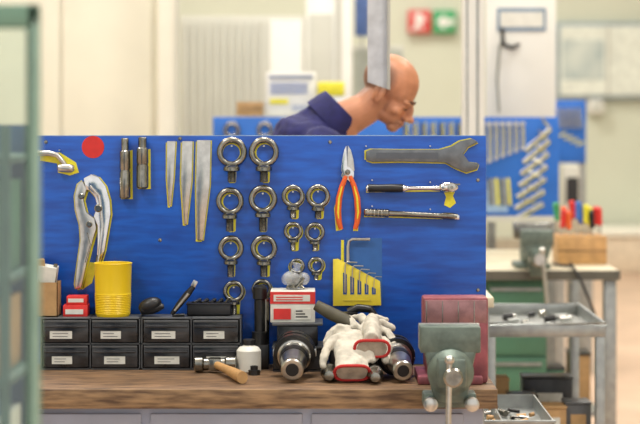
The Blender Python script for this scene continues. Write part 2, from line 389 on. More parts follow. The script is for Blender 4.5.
for k in range(2): b.bb(xa+.014,xb-.03,4.8818,4.8826,z0+.055+k*.006,z0+.0575+k*.006,redp)
b.done('red_and_white_carton')
b=B(); c=Vector((X(296,4.93),4.93,z0+.077))
for k in range(9): b.ell(c+Vector((random.uniform(-.022,.022),random.uniform(-.015,.015),.016+random.uniform(0,.018))),(.016,.014,.016),bagm,sub=12)
b.lathe(c+Vector((0,0,.045)),(.2,0,1),[(0,.014),(.008,.007),(.02,.014),(.021,.0)],bagm)
for k in range(14): b.cyl(c+Vector((random.uniform(-.022,.022),random.uniform(-.012,.012),.004)),c+Vector((random.uniform(-.02,.02),random.uniform(-.012,.012),.03)),.003,dsteel)
b.done('plastic_bag_of_screws')
b=B()
olive=mat('olive_rubber',(78,74,58),.6,0,.15,30)
b.tube([W(316,305,4.84),W(330,313,4.83),W(345,320,4.82),W(356,328,4.80)],[.013,.016,.016,.012],olive,14,flat=.8)
b.tube([W(352,326,4.80),W(358,345,4.80),W(362,370,4.79)],[.009,.008,.007],bsteel)
b.done('mallet_with_dark_handle')
b=B()
b.bb(X(330,4.93),X(385,4.93),4.88,4.97,zt,zt+.095,bsteel,.006)
b.lathe(Vector((X(350,4.92),4.92,zt+.095)),(0,0,1),[(0,.02),(.01,.02),(.012,.012),(.03,.012),(.032,.02),(.045,.02),(.047,0)],bsteel)
b.tube([W(348,312,4.92),W(358,308,4.92),W(370,309,4.92),W(376,316,4.92)],[.009,.010,.010,.007],bsteel)
b.done('clamping_block')
def holder(cx,tipx,k=1.0):
    b=B(); p0=Vector((X(cx,4.82),4.80,zt+.058*k)); p1=Vector((X(tipx,4.66),4.635,zt+.029*k)); ax=p1-p0
    b.lathe(p0-ax.normalized()*.02,ax,[(0,.03*k),(.0,.045*k),(.014,.050*k),(.026,.050*k),(.028,.042*k),(.036,.042*k),(.038,.050*k),(.052,.050*k),(.054,.040*k)],bsteel,36)
    b.lathe(p0+ax.normalized()*.032,ax,[(0,.040*k),(.01,.040*k),(.012,.036*k),(.1,.0245*k),(.103,.0265*k),(.114,.0265*k),(.117,.023*k),(.117,.014*k)],satin,36)
    b.lathe(p0+ax.normalized()*.1492,ax,[(0,.0155*k),(.0008,.0155*k)],blackp)
    b.lathe(p0+ax.normalized()*.06,ax,[(0,.0345*k),(.02,.0325*k)],bsteel,36)
    for s in (-1,1): b.box(p0+Vector((s*.046*k,-.012,0)),(.012,.03,.018),satin,bev=.001)
    b.done('conical_tool_holder')
holder(295,292,1.0); holder(394,404,.92)
def collet(cx,d):
    b=B(); c=Vector((X(cx,d),d+.05,zt+.021))
    b.lathe(c,(0,-1,-.03),[(0,.012),(.01,.019),(.035,.020),(.037,.016),(.045,.016),(.047,.019),(.06,.014),(.085,.011),(.086,.006)],dsteel)
    b.done('collet_chuck')
collet(329,4.69);collet(375,4.66)

# gloves
cot=mat('glove_cotton',(196,190,176),.9,0,.16,40,.6); cotr=mat('glove_red_trim',(186,44,42),.8,0,.05,50,.2)
def glove(name,cuff,cdir,palm,fing,thumb):
    e=empty(name)
    b=B(); cuff=Vector(cuff);palm=Vector(palm)
    b.tube([cuff,cuff.lerp(palm,.5),palm,palm+(palm-cuff)*.3],[.040,.039,.040,.032],cot,20,flat=.55)
    for pts,r in fing+[thumb]:
        b.tube([Vector(p) for p in pts],[r*1.05]*(len(pts)-1)+[r*.8],cot,12)
        b.ell(pts[-1],(r*.85,)*3,cot,sub=12)
    o=blob(b,'glove_fabric',e,.0035,4,loc=False)
    tx=bpy.data.textures.new('wr','CLOUDS'); tx.noise_scale=.026
    dm=o.modifiers.new('d','DISPLACE'); dm.texture=tx; dm.strength=.010; dm.mid_level=.5
    b=B()
    ax=(cuff-palm).normalized()
    up=Vector((0,0,1)); sd=ax.cross(up).normalized(); u2=sd.cross(ax).normalized()
    N=30
    ring=[cuff+ax*.003+sd*(.041*math.cos(2*math.pi*k/N))+u2*(.024*math.sin(2*math.pi*k/N)+.003*math.sin(6*math.pi*k/N)) for k in range(N)]
    b.tube(ring,.0038,cotr,8,True)
    ring2=[cuff+ax*.0045+(p-cuff-ax*.003)*.86 for p in ring]
    b.prism(ring2,-ax*.004,mat('glove_inside',(176,162,146),.9,0,.2,50,.4))
    b.done('glove_cuff_trim',e)
    return e
def V(px,py,d): return tuple(W(px,py,d))
glove('cotton_work_glove',V(352,372,4.66),(0,-1,0),V(350,343,4.75),
 [([V(344,335,4.76),V(332,340,4.74),V(325,352,4.71),V(323,366,4.69)],.0105),([V(350,330,4.78),V(340,327,4.78),V(330,334,4.78),V(326,345,4.77)],.0105),
  ([V(356,328,4.79),V(352,322,4.81),V(345,318,4.83),V(338,322,4.84)],.0105),([V(362,332,4.78),V(366,326,4.8),V(366,320,4.83)],.010)],
 ([V(358,345,4.74),V(368,350,4.71),V(372,360,4.69)],.0115))
glove('cotton_work_glove',V(372,348,4.70),(0,-1,0),V(372,330,4.79),
 [([V(378,328,4.8),V(388,332,4.79),V(393,342,4.77),V(392,354,4.75)],.0105),([V(372,324,4.81),V(382,322,4.83),V(392,328,4.83)],.0105),
  ([V(366,323,4.82),V(362,318,4.85),V(352,318,4.87)],.0105),([V(372,322,4.84),V(376,318,4.86),V(386,320,4.87)],.010)],
 ([V(382,338,4.75),V(388,348,4.73),V(386,360,4.71)],.0115))

# ---------- vise
b=B()
xc=.292; zc=zt+.058
b.bb(xc-.065,xc+.085,4.63,4.82,zt+.0005,zt+.02,vred,.004)
b.bb(xc-.045,xc+.08,4.66,4.80,zt+.02,zt+.13,vred,.010)
b.bb(xc-.052,xc+.100,4.66,4.74,zt+.118,zt+.200,vred,.006)
b.bb(xc-.048,xc+.096,4.655,4.662,zt+.140,zt+.194,mat('jaw_plate',(150,112,114),.4,.5,.2,40),.001)
b.bb(xc+.05,xc+.100,4.655,4.80,zt+.0005,zt+.15,vred,.008)
for k in range(4): b.bb(xc-.045+.037*k,xc-.045+.037*k+.002,4.654,4.657,zt+.142,zt+.192,dsteel)
b.bb(xc-.032,xc+.032,4.42,4.70,zt+.022,zt+.085,iron,.006)
b.bb(xc-.068,xc+.068,4.475,4.535,zt+.092,zt+.152,iron,.005)
b.bb(xc-.069,xc+.069,4.53,4.542,zt+.096,zt+.154,satin,.002)
b.prism([Vector((xc+x,4.475,zt+z)) for x,z in [(-.06,.10),(.06,.10),(.052,.07),(.04,.0),(.03,-.02),(-.03,-.02),(-.04,.0),(-.052,.07)]],(0,.055,0),iron,.008)
b.lathe(Vector((xc,4.478,zc-.008)),(0,-1,0),[(0,.052),(.012,.052),(.02,.045),(.03,.038),(.04,.032),(.042,.026),(.052,.026),(.054,.02)],iron,36)
b.lathe(Vector((xc,4.43,zc-.008)),(0,-1,0),[(0,.017),(.03,.017),(.032,.022),(.05,.022),(.054,.017),(.054,0)],dsteel,28)
hx=xc-.008;hy=4.388
b.cyl((hx,hy,zc+.026),(hx-.004,hy,zt-.125),.0065,satin)
b.ell((hx,hy,zc+.03),(.011,.011,.011),satin); b.ell((hx-.004,hy,zt-.13),(.012,.012,.012),satin)
for s in (-1,1):
    b.cyl((xc+s*.046,4.45,zt-.018),(xc+s*.046,4.555,zt-.018),.012,iron)
    b.lathe(Vector((xc+s*.046,4.452,zt-.018)),(0,-1,0),[(0,.016),(.01,.016),(.013,.011),(.013,0)],satin)
b.bb(xc-.06,xc+.06,4.5,4.558,zt-.034,zt+.0,iron,.006)
b.done('bench_vise')

# ---------- parts bin low right
b=B(); x0,x1=.35,.60
b.bb(x0,x1,5.12,5.6,.70,.704,galv)
for (p,q,r,s) in ((x0,x1,5.12,5.124),(x0,x1,5.596,5.6),(x0,x0+.004,5.12,5.6),(x1-.004,x1,5.12,5.6)): b.bb(p,q,r,s,.70,.742,galv)
b.bb(x0-.004,x1+.004,5.113,5.124,.736,.744,galv,.001); b.bb(x0+.12,x0+.124,5.12,5.6,.70,.735,galv)
for k in range(26):
    x=random.uniform(x0+.03,x1-.03);y=random.uniform(5.16,5.55)
    b.cyl((x,y,.714),(x+random.uniform(-.03,.03),y+random.uniform(-.03,.03),.716),random.uniform(.004,.009),random.choice([dsteel,satin,bsteel,hwood]))
b.bb(x0,x1,5.13,5.59,.10,.70,lgrey,.004)
for j in range(3): b.bb(x0+.01,x1-.01,5.118,5.131,.12+.19*j,.30+.19*j,lgrey,.003); b.bb(x0+.07,x1-.07,5.108,5.119,.26+.19*j,.27+.19*j,galv)
for x in (x0+.04,x1-.04):
    for y in (5.2,5.5): b.cyl((x,y,0),(x,y,.1),.02,bsteel)
b.done('drawer_cabinet_with_parts_bin')

# ---------- trolley with tray
b=B(); x0,x1=.515,.885; y0,y1=6.2,6.85; zz=.835
b.bb(x0,x1,y0,y1,zz,zz+.004,galv)
for (p,q,r,s) in ((x0,x1,y0,y0+.005),(x0,x1,y1-.005,y1),(x0,x0+.005,y0,y1),(x1-.005,x1,y0,y1)): b.bb(p,q,r,s,zz,zz+.04,galv,.001)
b.tube([(x0,y0,zz+.04),(x1,y0,zz+.04),(x1,y1,zz+.04),(x0,y1,zz+.04)],.006,galv,8,True)
for x in (x0+.015,x1-.015):
    for y in (y0+.015,y1-.015):
        b.bb(x-.015,x+.015,y-.015,y+.015,.1,zz,galv,.003)
        b.cyl((x-.015,y,.05),(x+.015,y,.05),.05,blackp); b.bb(x-.018,x+.018,y-.01,y+.01,.06,.11,galv)
b.bb(x0,x1,y0,y1,.5,.515,galv,.002); b.bb(x0,x1,y0,y1,.2,.215,galv,.002)
for k in range(14):
    x=random.uniform(x0+.05,x1-.05);y=random.uniform(y0+.08,y1-.08); L=random.uniform(.04,.11);a=random.uniform(-.6,.6)
    b.cyl((x,y,zz+.014),(x+L*math.cos(a)*.4,y+L*math.sin(a)*.4,zz+.018),random.uniform(.006,.012),random.choice([dsteel,satin,bsteel,galv]))
b.done('workshop_trolley')
b=B()
for (x,y,w,h,m) in ((.72,6.3,.1,.09,card),(.81,6.32,.08,.10,gplast),(.64,6.34,.09,.12,bsteel),(.74,6.55,.16,.15,bsteel),(.57,6.5,.08,.15,card)):
    b.bb(x-w/2,x+w/2,y-.05,y+.05,.5155,.515+h,m,.003); b.bb(x-w*.3,x+w*.3,y-.0515,y-.049,.515+h*.3,.515+h*.7,random.choice([label,redp,card]))
    b.bb(x-w/2-.002,x+w/2+.002,y-.052,y+.052,.515+h,.515+h+.008,m,.002)
b.done('stored_cartons')

# ---------- second bench
b=B(); x0,x1=-.55,1.20
b.bb(x0,x1,8.0,9.25,.865,.9,beige,.004)
b.bb(x0,x1,7.99,8.0,.862,.9,mat('dark_edge',(90,88,78),.5))
for (a,c) in ((-.5,.2),(.2,.66),(.665,.92)):
    b.bb(a,c-.006,8.06,8.9,.08,.86,greenm,.004)
    for j in range(5):
        z1=.845-j*.15
        b.bb(a+.008,c-.014,8.045,8.061,z1-.138,z1,greenm,.004); b.bb(a+.02,c-.03,8.03,8.046,z1-.03,z1-.018,galv)
for y in (8.05,9.2): b.bb(1.14,1.19,y-.025,y+.025,0,.865,galv,.003)
b.bb(-.5,.9,8.1,8.85,0,.08,bsteel)
b.bb(.92,1.14,8.1,9.1,.3,.32,galv)
b.done('green_drawer_workbench')
b=B()
for (x,w,h,m) in ((.965,.07,.16,greenm),(1.065,.08,.22,card),(.99,.1,.1,lgrey)):
    yq=8.25 if m!=lgrey else 8.5
    b.bb(x-w/2,x+w/2,yq-.08,yq+.08,.321,.32+h,m,.004); b.bb(x-w*.5-.003,x+w*.5+.003,yq-.083,yq+.083,.32+h,.33+h,bsteel)
b.done('storage_tubs')
b=B(); c=Vector((X(533,8.1),8.12,.9))
b.bb(c.x-.07,c.x+.07,8.08,8.28,.9,.92,iron,.004); b.bb(c.x-.04,c.x+.04,8.1,8.25,.92,1.03,iron,.01)
b.bb(c.x-.075,c.x+.075,8.12,8.18,1.02,1.085,dsteel,.006)
b.bb(c.x-.03,c.x+.03,7.9,8.12,.935,.99,iron,.006)
b.bb(c.x-.065,c.x+.065,7.93,7.98,1.0,1.065,iron,.005); b.prism([Vector((c.x+x,7.93,.9+z)) for x,z in [(-.06,.11),(.06,.11),(.035,.03),(.025,-.02),(-.025,-.02),(-.035,.03)]],(0,.05,0),iron,.006)
b.lathe(Vector((c.x,7.93,.955)),(0,-1,0),[(0,.035),(.02,.03),(.03,.018),(.07,.018),(.075,.022),(.09,.022)],satin)
b.cyl((c.x+.01,7.85,.99),(c.x+.03,7.85,.76),.008,satin); b.ell((c.x+.03,7.85,.755),(.013,)*3,satin); b.ell((c.x+.01,7.85,.99),(.013,)*3,satin)
b.done('bench_vise')
b=B(); xa,xb=X(558,8.3),X(607,8.3)
b.bb(xa,xb,8.3,8.5,.9,1.02,hwood,.003); b.bb(xa-.001,xb+.001,8.299,8.3,.955,.96,wood)
cols=[redp,orange,signblue,yellow,blackp,redp,signgreen,orange,redp,blue,yellow,redp]
for k in range(12):
    x=xa+.02+(xb-xa-.04)*(k%6)/5; y=8.34+.1*(k//6); h=random.uniform(.0,.05)
    a=Vector((random.uniform(-.12,.12),0,1))
    b.cyl((x,y,1.02),Vector((x,y,1.02))+a*(.02+h),.004,satin)
    b.lathe(Vector((x,y,1.02))+a*(.02+h),a,[(0,.008),(.008,.013),(.02,.0105),(.05,.014),(.07,.014),(.078,.008)],cols[k],12)
b.done('screwdriver_block')
b=B()
b.tube([(1.02,8.1,.91),(1.0,7.98,.93),(1.04,7.95,.86),(1.08,7.94,.76),(1.1,7.95,.70)],.006,blackp); b.tube([(1.02,8.1,.91),(.98,8.15,.91),(.96,8.22,.91)],.006,blackp); b.done('power_cable')
b=B(); D=9.1
def R(px,py,off=0):
    v=W(px,py,D); v.y-=off; return v
b.bb(X(213,D),X(559,D),D,D+.02,Z(221,D),Z(117,D),blue2,.002)
for x in (-.4,.3,1.0): b.bb(x-.02,x+.02,D+.02,D+.06,.9,1.5,galv)
b.bb(X(485,D),X(559,D),D-.03,D,Z(221.5,D),Z(216,D),lgrey)
for i in range(7):
    x=551-1.2*i; y=126+i*12.5
    b.tube([R(543-i*3,y-6+i*1.0,.004),R(x,y+4,.004),R(526-2*i,y+26-i,.004)],.0038,yellow,8,flat=.2)
    b.tube([R(541-i*3,y-9+i*1.0,.012),R(x-1,y+1,.012),R(524-2*i,y+24-i,.012)],.0038,satin,8)
for i in range(8):
    x=476+i*6.6; L=40-2.6*i
    b.tube([R(x,126,.01),R(x,126+L,.01)],.0055,satin,8,flat=.4); b.lathe(R(x,124,.004),(0,-1,0),[(0,.013),(.01,.013)],satin,12); b.lathe(R(x,126+L,.004),(0,-1,0),[(0,.010),(.01,.010)],satin,12)
    b.prism([R(x+1.6,128,.001),R(x+2.4,128,.001),R(x+2.4,126+L,.001),R(x+1.6,126+L,.001)],(0,-.001,0),yellow)
for i in range(7):
    x=404+i*9; b.tube([R(x,123,.01),R(x+1,136,.01),R(x,158,.01)],.006,satin if i%2 else dsteel,8); b.prism([R(x+3,122,.001),R(x+4.2,122,.001),R(x+4.2,140,.001),R(x+3,140,.001)],(0,-.001,0),yellow)
for x in (232,265): b.torus(R(x,130,.02),(0,1,0),.03,.009,dsteel); b.cyl(R(x,136,.02),R(x,152,.02),.01,dsteel)
for i in range(6): b.tube([R(488+4*i,178,.01),R(490+4*i,205,.01)],.006,[dsteel,satin,yellow][i%3],8)
b.prism([R(486,180,.001),R(508,178,.001),R(508,212,.001),R(486,212,.001)],(0,-.003,0),mat('pale_blue_sheet',(150,180,215),.5))
b.done('rear_blue_tool_panel')
S=9.35
b=B(); b.bb(X(213,S),X(350,S),9.28,9.5,Z(119,S),Z(116,S),lgrey)
b.bb(-.3,-.27,9.35,9.38,0,1.5,galv); b.bb(.1,.13,9.35,9.38,0,1.5,galv); b.done('rear_ledge_shelf')
zl=Z(116,S)
b=B(); b.bb(X(237,S),X(263,S),9.3,9.45,zl,Z(102,S),card,.003); b.bb(X(240,S),X(262,S),9.298,9.45,Z(109,S),Z(108,S),wood); b.done('cardboard_carton')
b=B(); b.bb(X(266,S),X(316,S),9.33,9.41,zl,Z(72,S),white,.004)
b.bb(X(269,S),X(313,S),9.326,9.331,Z(79,S),Z(75,S),mat('sign_grey',(150,158,175),.5)); b.bb(X(270,S),X(288,S),9.326,9.331,Z(104,S),Z(99,S),yellow)
for k in range(4): b.bb(X(270,S),X(308,S),9.326,9.331,Z(84+3*k,S),Z(83.2+3*k,S),signblue)
b.bb(X(292,S),X(312,S),9.326,9.331,Z(111,S),Z(105,S),mat('sign_grey2',(170,176,190),.5)); b.done('white_notice_box')
b=B(); b.bb(X(318,S),X(344,S),9.3,9.45,zl,Z(96,S),white,.004); b.bb(X(317.5,S),X(344.5,S),9.295,9.455,Z(96,S),Z(82,S),yellow,.008); b.done('yellow_lidded_tub')

# ---------- column, whiteboard, hanging strip
b=B(); x0,x1=X(463,7.5),X(484.5,7.5)
b.bb(x0,x1,7.5,7.6,0,6,white,.004); b.bb(x0+.012,x0+.018,7.494,7.502,0,6,galv); b.bb(x1-.03,x1-.022,7.494,7.502,0,6,galv)
b.done('white_steel_column')
b=B(); DD=9.6
b.bb(X(486,DD),X(556,DD),DD,DD+.03,Z(119,DD),Z(-40,DD),white,.003)
b.bb(X(497,DD),X(546,DD),DD-.006,DD,Z(31,DD),Z(8,DD),mat('poster_blue_grey',(120,140,160),.6)); b.bb(X(500,DD),X(543,DD),DD-.008,DD-.005,Z(27,DD),Z(12,DD),label)
b.tube([W(502,28,DD-.03),W(503,44,DD-.03),W(512,48,DD-.03),W(520,44,DD-.03)],[.008,.012,.011,.007],bsteel); b.cyl(W(503,44,DD),W(503,44,DD-.04),.008,bsteel)
b.tube([W(500,44,DD-.02),W(497,80,DD-.02),W(499,112,DD-.02)],.006,galv)
for x in (X(492,DD),X(552,DD)): b.bb(x-.02,x+.02,DD+.03,DD+.07,0,2.3,galv)
b.done('whiteboard')
b=B()
b.prism([Vector((X(367.5,5.9),5.9,Z(82,5.9))),Vector((X(390,5.9),5.9,Z(90,5.9))),Vector((X(391.5,5.9),5.9,6)),Vector((X(369,5.9),5.9,6))],(0,.012,0),mat('hanging_grey_white',(202,205,208),.5),.001)
b.prism([Vector((X(387,5.9),5.88,Z(89,5.9))),Vector((X(390,5.9),5.88,Z(90,5.9))),Vector((X(391.5,5.9),5.88,6)),Vector((X(388.5,5.9),5.88,6))],(0,.03,0),lgrey,.001)
b.done('hanging_cable_duct')

# ---------- machine cabinets at back-left
b=B(); D=9.6
b.bb(X(-40,D),X(155,D),D,D+.8,0,2.6,cream,.01); b.bb(X(-35,D),X(60,D),D-.012,D,.1,2.5,cream,.004); b.bb(X(63,D),X(152,D),D-.012,D,.1,2.5,cream,.004)
b.bb(X(68,D),X(71,D),D-.04,D-.012,.8,1.0,bsteel); b.done('cream_machine_cabinet')
b=B(); b.bb(X(158,9.5),X(178,9.5),9.5,9.56,0,6,cream2,.006); b.bb(X(176,9.5),X(178.5,9.5),9.49,9.5,0,6,lgrey); b.done('cream_column')
b=B(); D=11.5
b.bb(X(180,D),X(305,D),D,D+.6,0,Z(16,D),lgrey,.008)
for k in range(11):
    x=X(184+k*7.6,D); b.bb(x,x+.022,D-.018,D,.15,Z(22,D),lgrey,.006)
b.bb(X(270,D),X(302,D),D-.012,D,.1,Z(20,D),white,.004); b.bb(X(273,D),X(276,D),D-.04,D-.01,1.3,1.5,bsteel)
b.done('louvred_electrical_cabinet')
b=B(); D=12.5
b.bb(X(306,D),X(352,D),D,D+.5,0,Z(-30,D),white,.008); b.bb(X(336,D),X(341,D),D-.02,D,.1,Z(-28,D),lgrey); b.bb(X(309,D),X(333,D),D-.012,D,.1,Z(14,D),lgrey,.003); b.done('white_locker')
gg=mat('greygreen',(164,172,162),.5)
b=B(); D=13.5
b.bb(X(352,D),X(404,D),D,D+.5,0,Z(46,D),lgrey,.008); b.bb(X(354,D),X(377,D),D-.01,D,.1,Z(50,D),gg); b.bb(X(380,D),X(402,D),D-.01,D,.1,Z(50,D),gg);b.done('grey_locker')
b=B(); D=13.2
b.bb(X(355,D),X(369,D),D,D+.05,Z(36,D),Z(-20,D),mat('muted_blue',(70,96,150),.5),.003); b.bb(X(361,D),X(363,D),D+.05,D+.08,0,2.5,galv); b.done('blue_notice_board')
b=B(); D=19.9
b.bb(X(408,D),X(431,D),D,D+.06,Z(33,D),Z(10,D),signred,.005); b.bb(X(433,D),X(456,D),D,D+.06,Z(33,D),Z(10,D),signgreen,.005)
b.prism([W(x,y,D-.005) for x,y in [(436,22),(445,14),(445,19),(454,19),(454,25),(445,25),(445,30)]],(0,.004,0),white)
b.prism([W(x,y,D-.005) for x,y in [(412,30),(416,22),(414,16),(418,12),(423,16),(427,20),(421,22),(424,31),(419,26),(415,32)]],(0,.004,0),white)
b.done('emergency_exit_sign')
b=B(); b.bb(X(556,D),X(660,D),D,D+.06,Z(99,D),Z(22,D),mat('frame_bluegrey',(140,156,162),.5),.01); b.bb(X(560,D),X(656,D),D-.01,D,Z(95,D),Z(26,D),mat('window_bright',(214,219,208),.4))
b.bb(X(562,D),X(604,D),D-.015,D-.009,Z(80,D),Z(40,D),mat('poster_mottle',(200,208,200),.6,0,.1,3,col2=(160,175,175))); b.bb(X(607,D),X(609,D),D-.02,D,Z(95,D),Z(26,D),lgrey); b.done('wall_planning_board')
b=B(); b.bb(X(588,D),X(603,D),D-.05,D+.06,Z(113,D),Z(100,D),white,.01); b.bb(X(592,D),X(599,D),D-.06,D-.049,Z(109,D),Z(104,D),gg); b.done('wall_switch_box')
b=B(); b.bb(X(587,19),X(900,19),19,19.9,0,Z(236,19),mat('pale_pink_low_wall',(206,190,166),.6),.02); b.bb(X(586,19),X(900,19),18.97,19.92,Z(236,19),Z(230,19),cream2,.01); b.done('low_partition')
b=B(); D=12
b.bb(X(553,D),X(586,D),D,D+.03,Z(163,D),Z(100,D),blue2,.003)
for i in range(4): b.tube([W(560+6*i,108,D-.02),W(562+6*i,128,D-.02)],.01,satin); b.prism([W(559+6*i,135+3*i,D-.004),W(566+6*i,132+3*i,D-.004),W(566+6*i,134+3*i,D-.004),W(559+6*i,137+3*i,D-.004)],(0,.003,0),yellow)
b.bb(X(553,D),X(586,D),D-.3,D+.02,.84,.9,beige)
for x in (X(556,D),X(583,D)): b.bb(x-.02,x+.02,D+.03,D+.07,0,1.6,galv); b.bb(x-.02,x+.02,D-.28,D-.24,0,.85,galv)
b.bb(X(560,D),X(576,D),D-.2,D-.05,.9,1.22,lgrey,.01); b.bb(X(562,D),X(574,D),D-.21,D-.2,1.0,1.15,bsteel)
b.done('distant_tool_station')

# ---------- foreground guard
b=B(); D=2.6
x1=X(38,D); x0=X(26,D); xL=-1.0
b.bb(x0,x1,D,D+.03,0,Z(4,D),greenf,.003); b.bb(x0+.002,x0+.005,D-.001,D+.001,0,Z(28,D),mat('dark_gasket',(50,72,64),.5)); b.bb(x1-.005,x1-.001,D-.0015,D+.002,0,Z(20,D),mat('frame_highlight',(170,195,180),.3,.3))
b.bb(xL,x1,D,D+.03,Z(28,D),Z(4,D),greenf,.003); b.bb(xL,x0,D,D+.03,.3,.34,greenf); b.bb(xL-.02,xL,D,D+.03,0,Z(4,D),greenf)
b.bb(xL,x0,D+.012,D+.016,.34,Z(28,D),glassm)
b.bb(x0-.02,x1+.03,D-.05,D+.08,0,.01,greenf)
b.done('glass_machine_guard')
rack=empty('storage_rack')
rg=mat('rack_green',(70,100,92),.5)
b=B(); rx0,rx1=-1.1,-.485; ya,yb=3.12,3.40
for z in (.05,.45,.75,.96,1.10,1.26,1.45): b.bb(rx0,rx1,ya,yb,z,z+.012,rg,.001)
for x in (rx0,rx1-.015):
    for y in (ya,yb-.015): b.bb(x,x+.015,y,y+.015,0,1.51,rg)
b.bb(rx0,rx1,yb,yb+.004,.05,1.51,mat('rack_back_blue',(50,92,130),.5))
b.done('rack_frame',rack)
b=B(); pal=[mat('bin_blue',(60,96,140),.5),greenm,card,label,smoke,mat('bin_teal',(90,140,130),.5),smoke,greenf,orange]
for z,h in ((.462,.2),(.762,.15),(.972,.11),(1.112,.13),(1.272,.15)):
    x=rx1-.02
    while x>rx0+.07:
        w=random.uniform(.015,.035); m=random.choice(pal); hh=h*random.uniform(.6,1)
        b.bb(x-w+.003,x,ya+.004,yb-.02,z,z+hh,m,.002); b.bb(x-w+.005,x-.003,ya+.002,ya+.005,z+hh*.3,z+hh*.6,random.choice([label,yellow,blackp])); x-=w
b.done('parts_boxes',rack)

# ---------- man
man=empty('man')
yM=6.3
HC=Vector((X(392,yM),yM,Z(85,yM)))
Mh=Matrix.Translation(HC)@Matrix.Rotation(math.radians(-16),4,'Z')@Matrix.Rotation(math.radians(32),4,'Y')@Matrix.Scale(.94,4)
b=B()
E=b.ell
E((-.010,0,.012),(.098,.077,.086),skin,sub=32); E((.040,0,.0),(.050,.062,.062),skin); E((.042,0,-.055),(.050,.055,.062),skin)
E((.030,0,-.090),(.062,.050,.034),skin); E((.074,0,-.118),(.022,.026,.018),skin)
for s in (-1,1):
    E((.082,s*.024,-.020),(.015,.025,.009),skin); E((.064,s*.040,-.060),(.022,.017,.018),skin)
    E((.076,s*.029,-.038),(.013,.014,.011),skin)
    E((-.006,s*.080,-.034),(.023,.010,.036),skin,(0,-.2,s*.35)); E((-.016,s*.091,-.030),(.010,.008,.032),skin,(0,-.2,s*.3)); E((.0,s*.084,-.058),(.010,.008,.012),skin)
    E((.103,s*.012,-.072),(.011,.009,.008),skin)
E((.099,0,-.044),(.014,.010,.030),skin,(0,-.38,0)); E((.115,0,-.066),(.015,.012,.012),skin)
E((.093,0,-.091),(.012,.024,.007),skin); E((.090,0,-.104),(.012,.020,.008),skin)
b.xf(Mh)
b.tube([HC+Vector((-.035,0,-.03)),HC+Vector((-.085,0,-.075)),Vector((.085,yM,1.515)),Vector((.02,yM,1.45))],[.052,.053,.060,.075],skin,24)
head=blob(b,'head_and_neck',man,.0035,3,loc=False)
hm=skin.copy(); hm.name='skin_with_shaved_hair'; head.data.materials.clear(); head.data.materials.append(hm)
nt=hm.node_tree; bs=nt.nodes['Principled BSDF']; src=bs.inputs['Base Color'].links[0].from_socket
tc=nt.nodes.new('ShaderNodeTexCoord')
def gauss(center,rad):
    c=Mh@Vector(center)
    v=nt.nodes.new('ShaderNodeVectorMath'); v.operation='DISTANCE'; v.inputs[1].default_value=c
    nt.links.new(tc.outputs['Object'],v.inputs[0])
    r=nt.nodes.new('ShaderNodeMapRange'); r.inputs['From Min'].default_value=rad*.75; r.inputs['From Max'].default_value=rad*1.15; r.inputs['To Min'].default_value=1; r.inputs['To Max'].default_value=0
    nt.links.new(v.outputs['Value'],r.inputs['Value']); return r.outputs['Result']
g=[gauss((-.085,0,-.02),.085),gauss((-.03,-.07,.01),.05),gauss((-.03,.07,.01),.05)]
m1=nt.nodes.new('ShaderNodeMath');m1.operation='MAXIMUM';nt.links.new(g[0],m1.inputs[0]);nt.links.new(g[1],m1.inputs[1])
m2=nt.nodes.new('ShaderNodeMath');m2.operation='MAXIMUM';nt.links.new(m1.outputs[0],m2.inputs[0]);nt.links.new(g[2],m2.inputs[1])
m3=nt.nodes.new('ShaderNodeMath');m3.operation='MULTIPLY';m3.inputs[1].default_value=.65;nt.links.new(m2.outputs[0],m3.inputs[0])
mix=nt.nodes.new('ShaderNodeMixRGB'); nt.links.new(m3.outputs[0],mix.inputs['Fac']); nt.links.new(src,mix.inputs['Color1']); mix.inputs['Color2'].default_value=(*lin((90,74,66)),1)
ms=gauss((.085,0,-.11),.035); m4=nt.nodes.new('ShaderNodeMath');m4.operation='MULTIPLY';m4.inputs[1].default_value=.35;nt.links.new(ms,m4.inputs[0])
mix2=nt.nodes.new('ShaderNodeMixRGB'); nt.links.new(m4.outputs[0],mix2.inputs['Fac']); nt.links.new(mix.outputs[0],mix2.inputs['Color1']); mix2.inputs['Color2'].default_value=(*lin((120,90,76)),1)
nt.links.new(mix2.outputs[0],bs.inputs['Base Color'])
b=B(); browm=mat('eyebrow_hair',(62,46,38),.9); lash=mat('eyelash',(40,30,26),.8)
for s in (-1,1):
    b.tube([(.096,s*.010,-.016),(.095,s*.024,-.012),(.083,s*.042,-.016)],[.0035,.0045,.0025],browm,8,flat=.7)
    b.tube([(.090,s*.017,-.041),(.091,s*.028,-.044),(.084,s*.040,-.041)],[.0015,.002,.0015],lash,8)
b.tube([(.1015,-.02,-.0975),(.1045,0,-.0975),(.1015,.02,-.0975)],[.001,.0016,.001],mat('lip_line',(140,76,66),.6),8)
b.xf(Mh); b.done('brows_and_lashes',man)
b=B()
b.ell((-.045,yM,1.30),(.135,.185,.2),navy,(0,.35,0)); b.ell((-.03,yM,1.43),(.125,.165,.10),navy,(0,.3,0)); b.ell((-.11,yM,1.10),(.125,.16,.19),navy); b.ell((-.12,yM,.98),(.125,.165,.1),navy)
b.ell((.015,yM,1.485),(.095,.10,.07),navy,(0,.6,0))
for s in (-1,1):
    b.ell((.01,yM+s*.165,1.41),(.075,.07,.075),navy)
    b.tube([(.01,yM+s*.175,1.42),(.05,yM+s*.21,1.28),(.09,yM+s*.225,1.15),(.18,yM+s*.19,1.12),(.30,yM+s*.12,1.10)],[.066,.060,.056,.048,.036],navy,18)
jk=blob(b,'jacket',man,.009,3,loc=False)
tx=bpy.data.textures.new('folds','CLOUDS'); tx.noise_scale=.07
dm=jk.modifiers.new('d','DISPLACE'); dm.texture=tx; dm.strength=.03; dm.mid_level=.5
b=B()
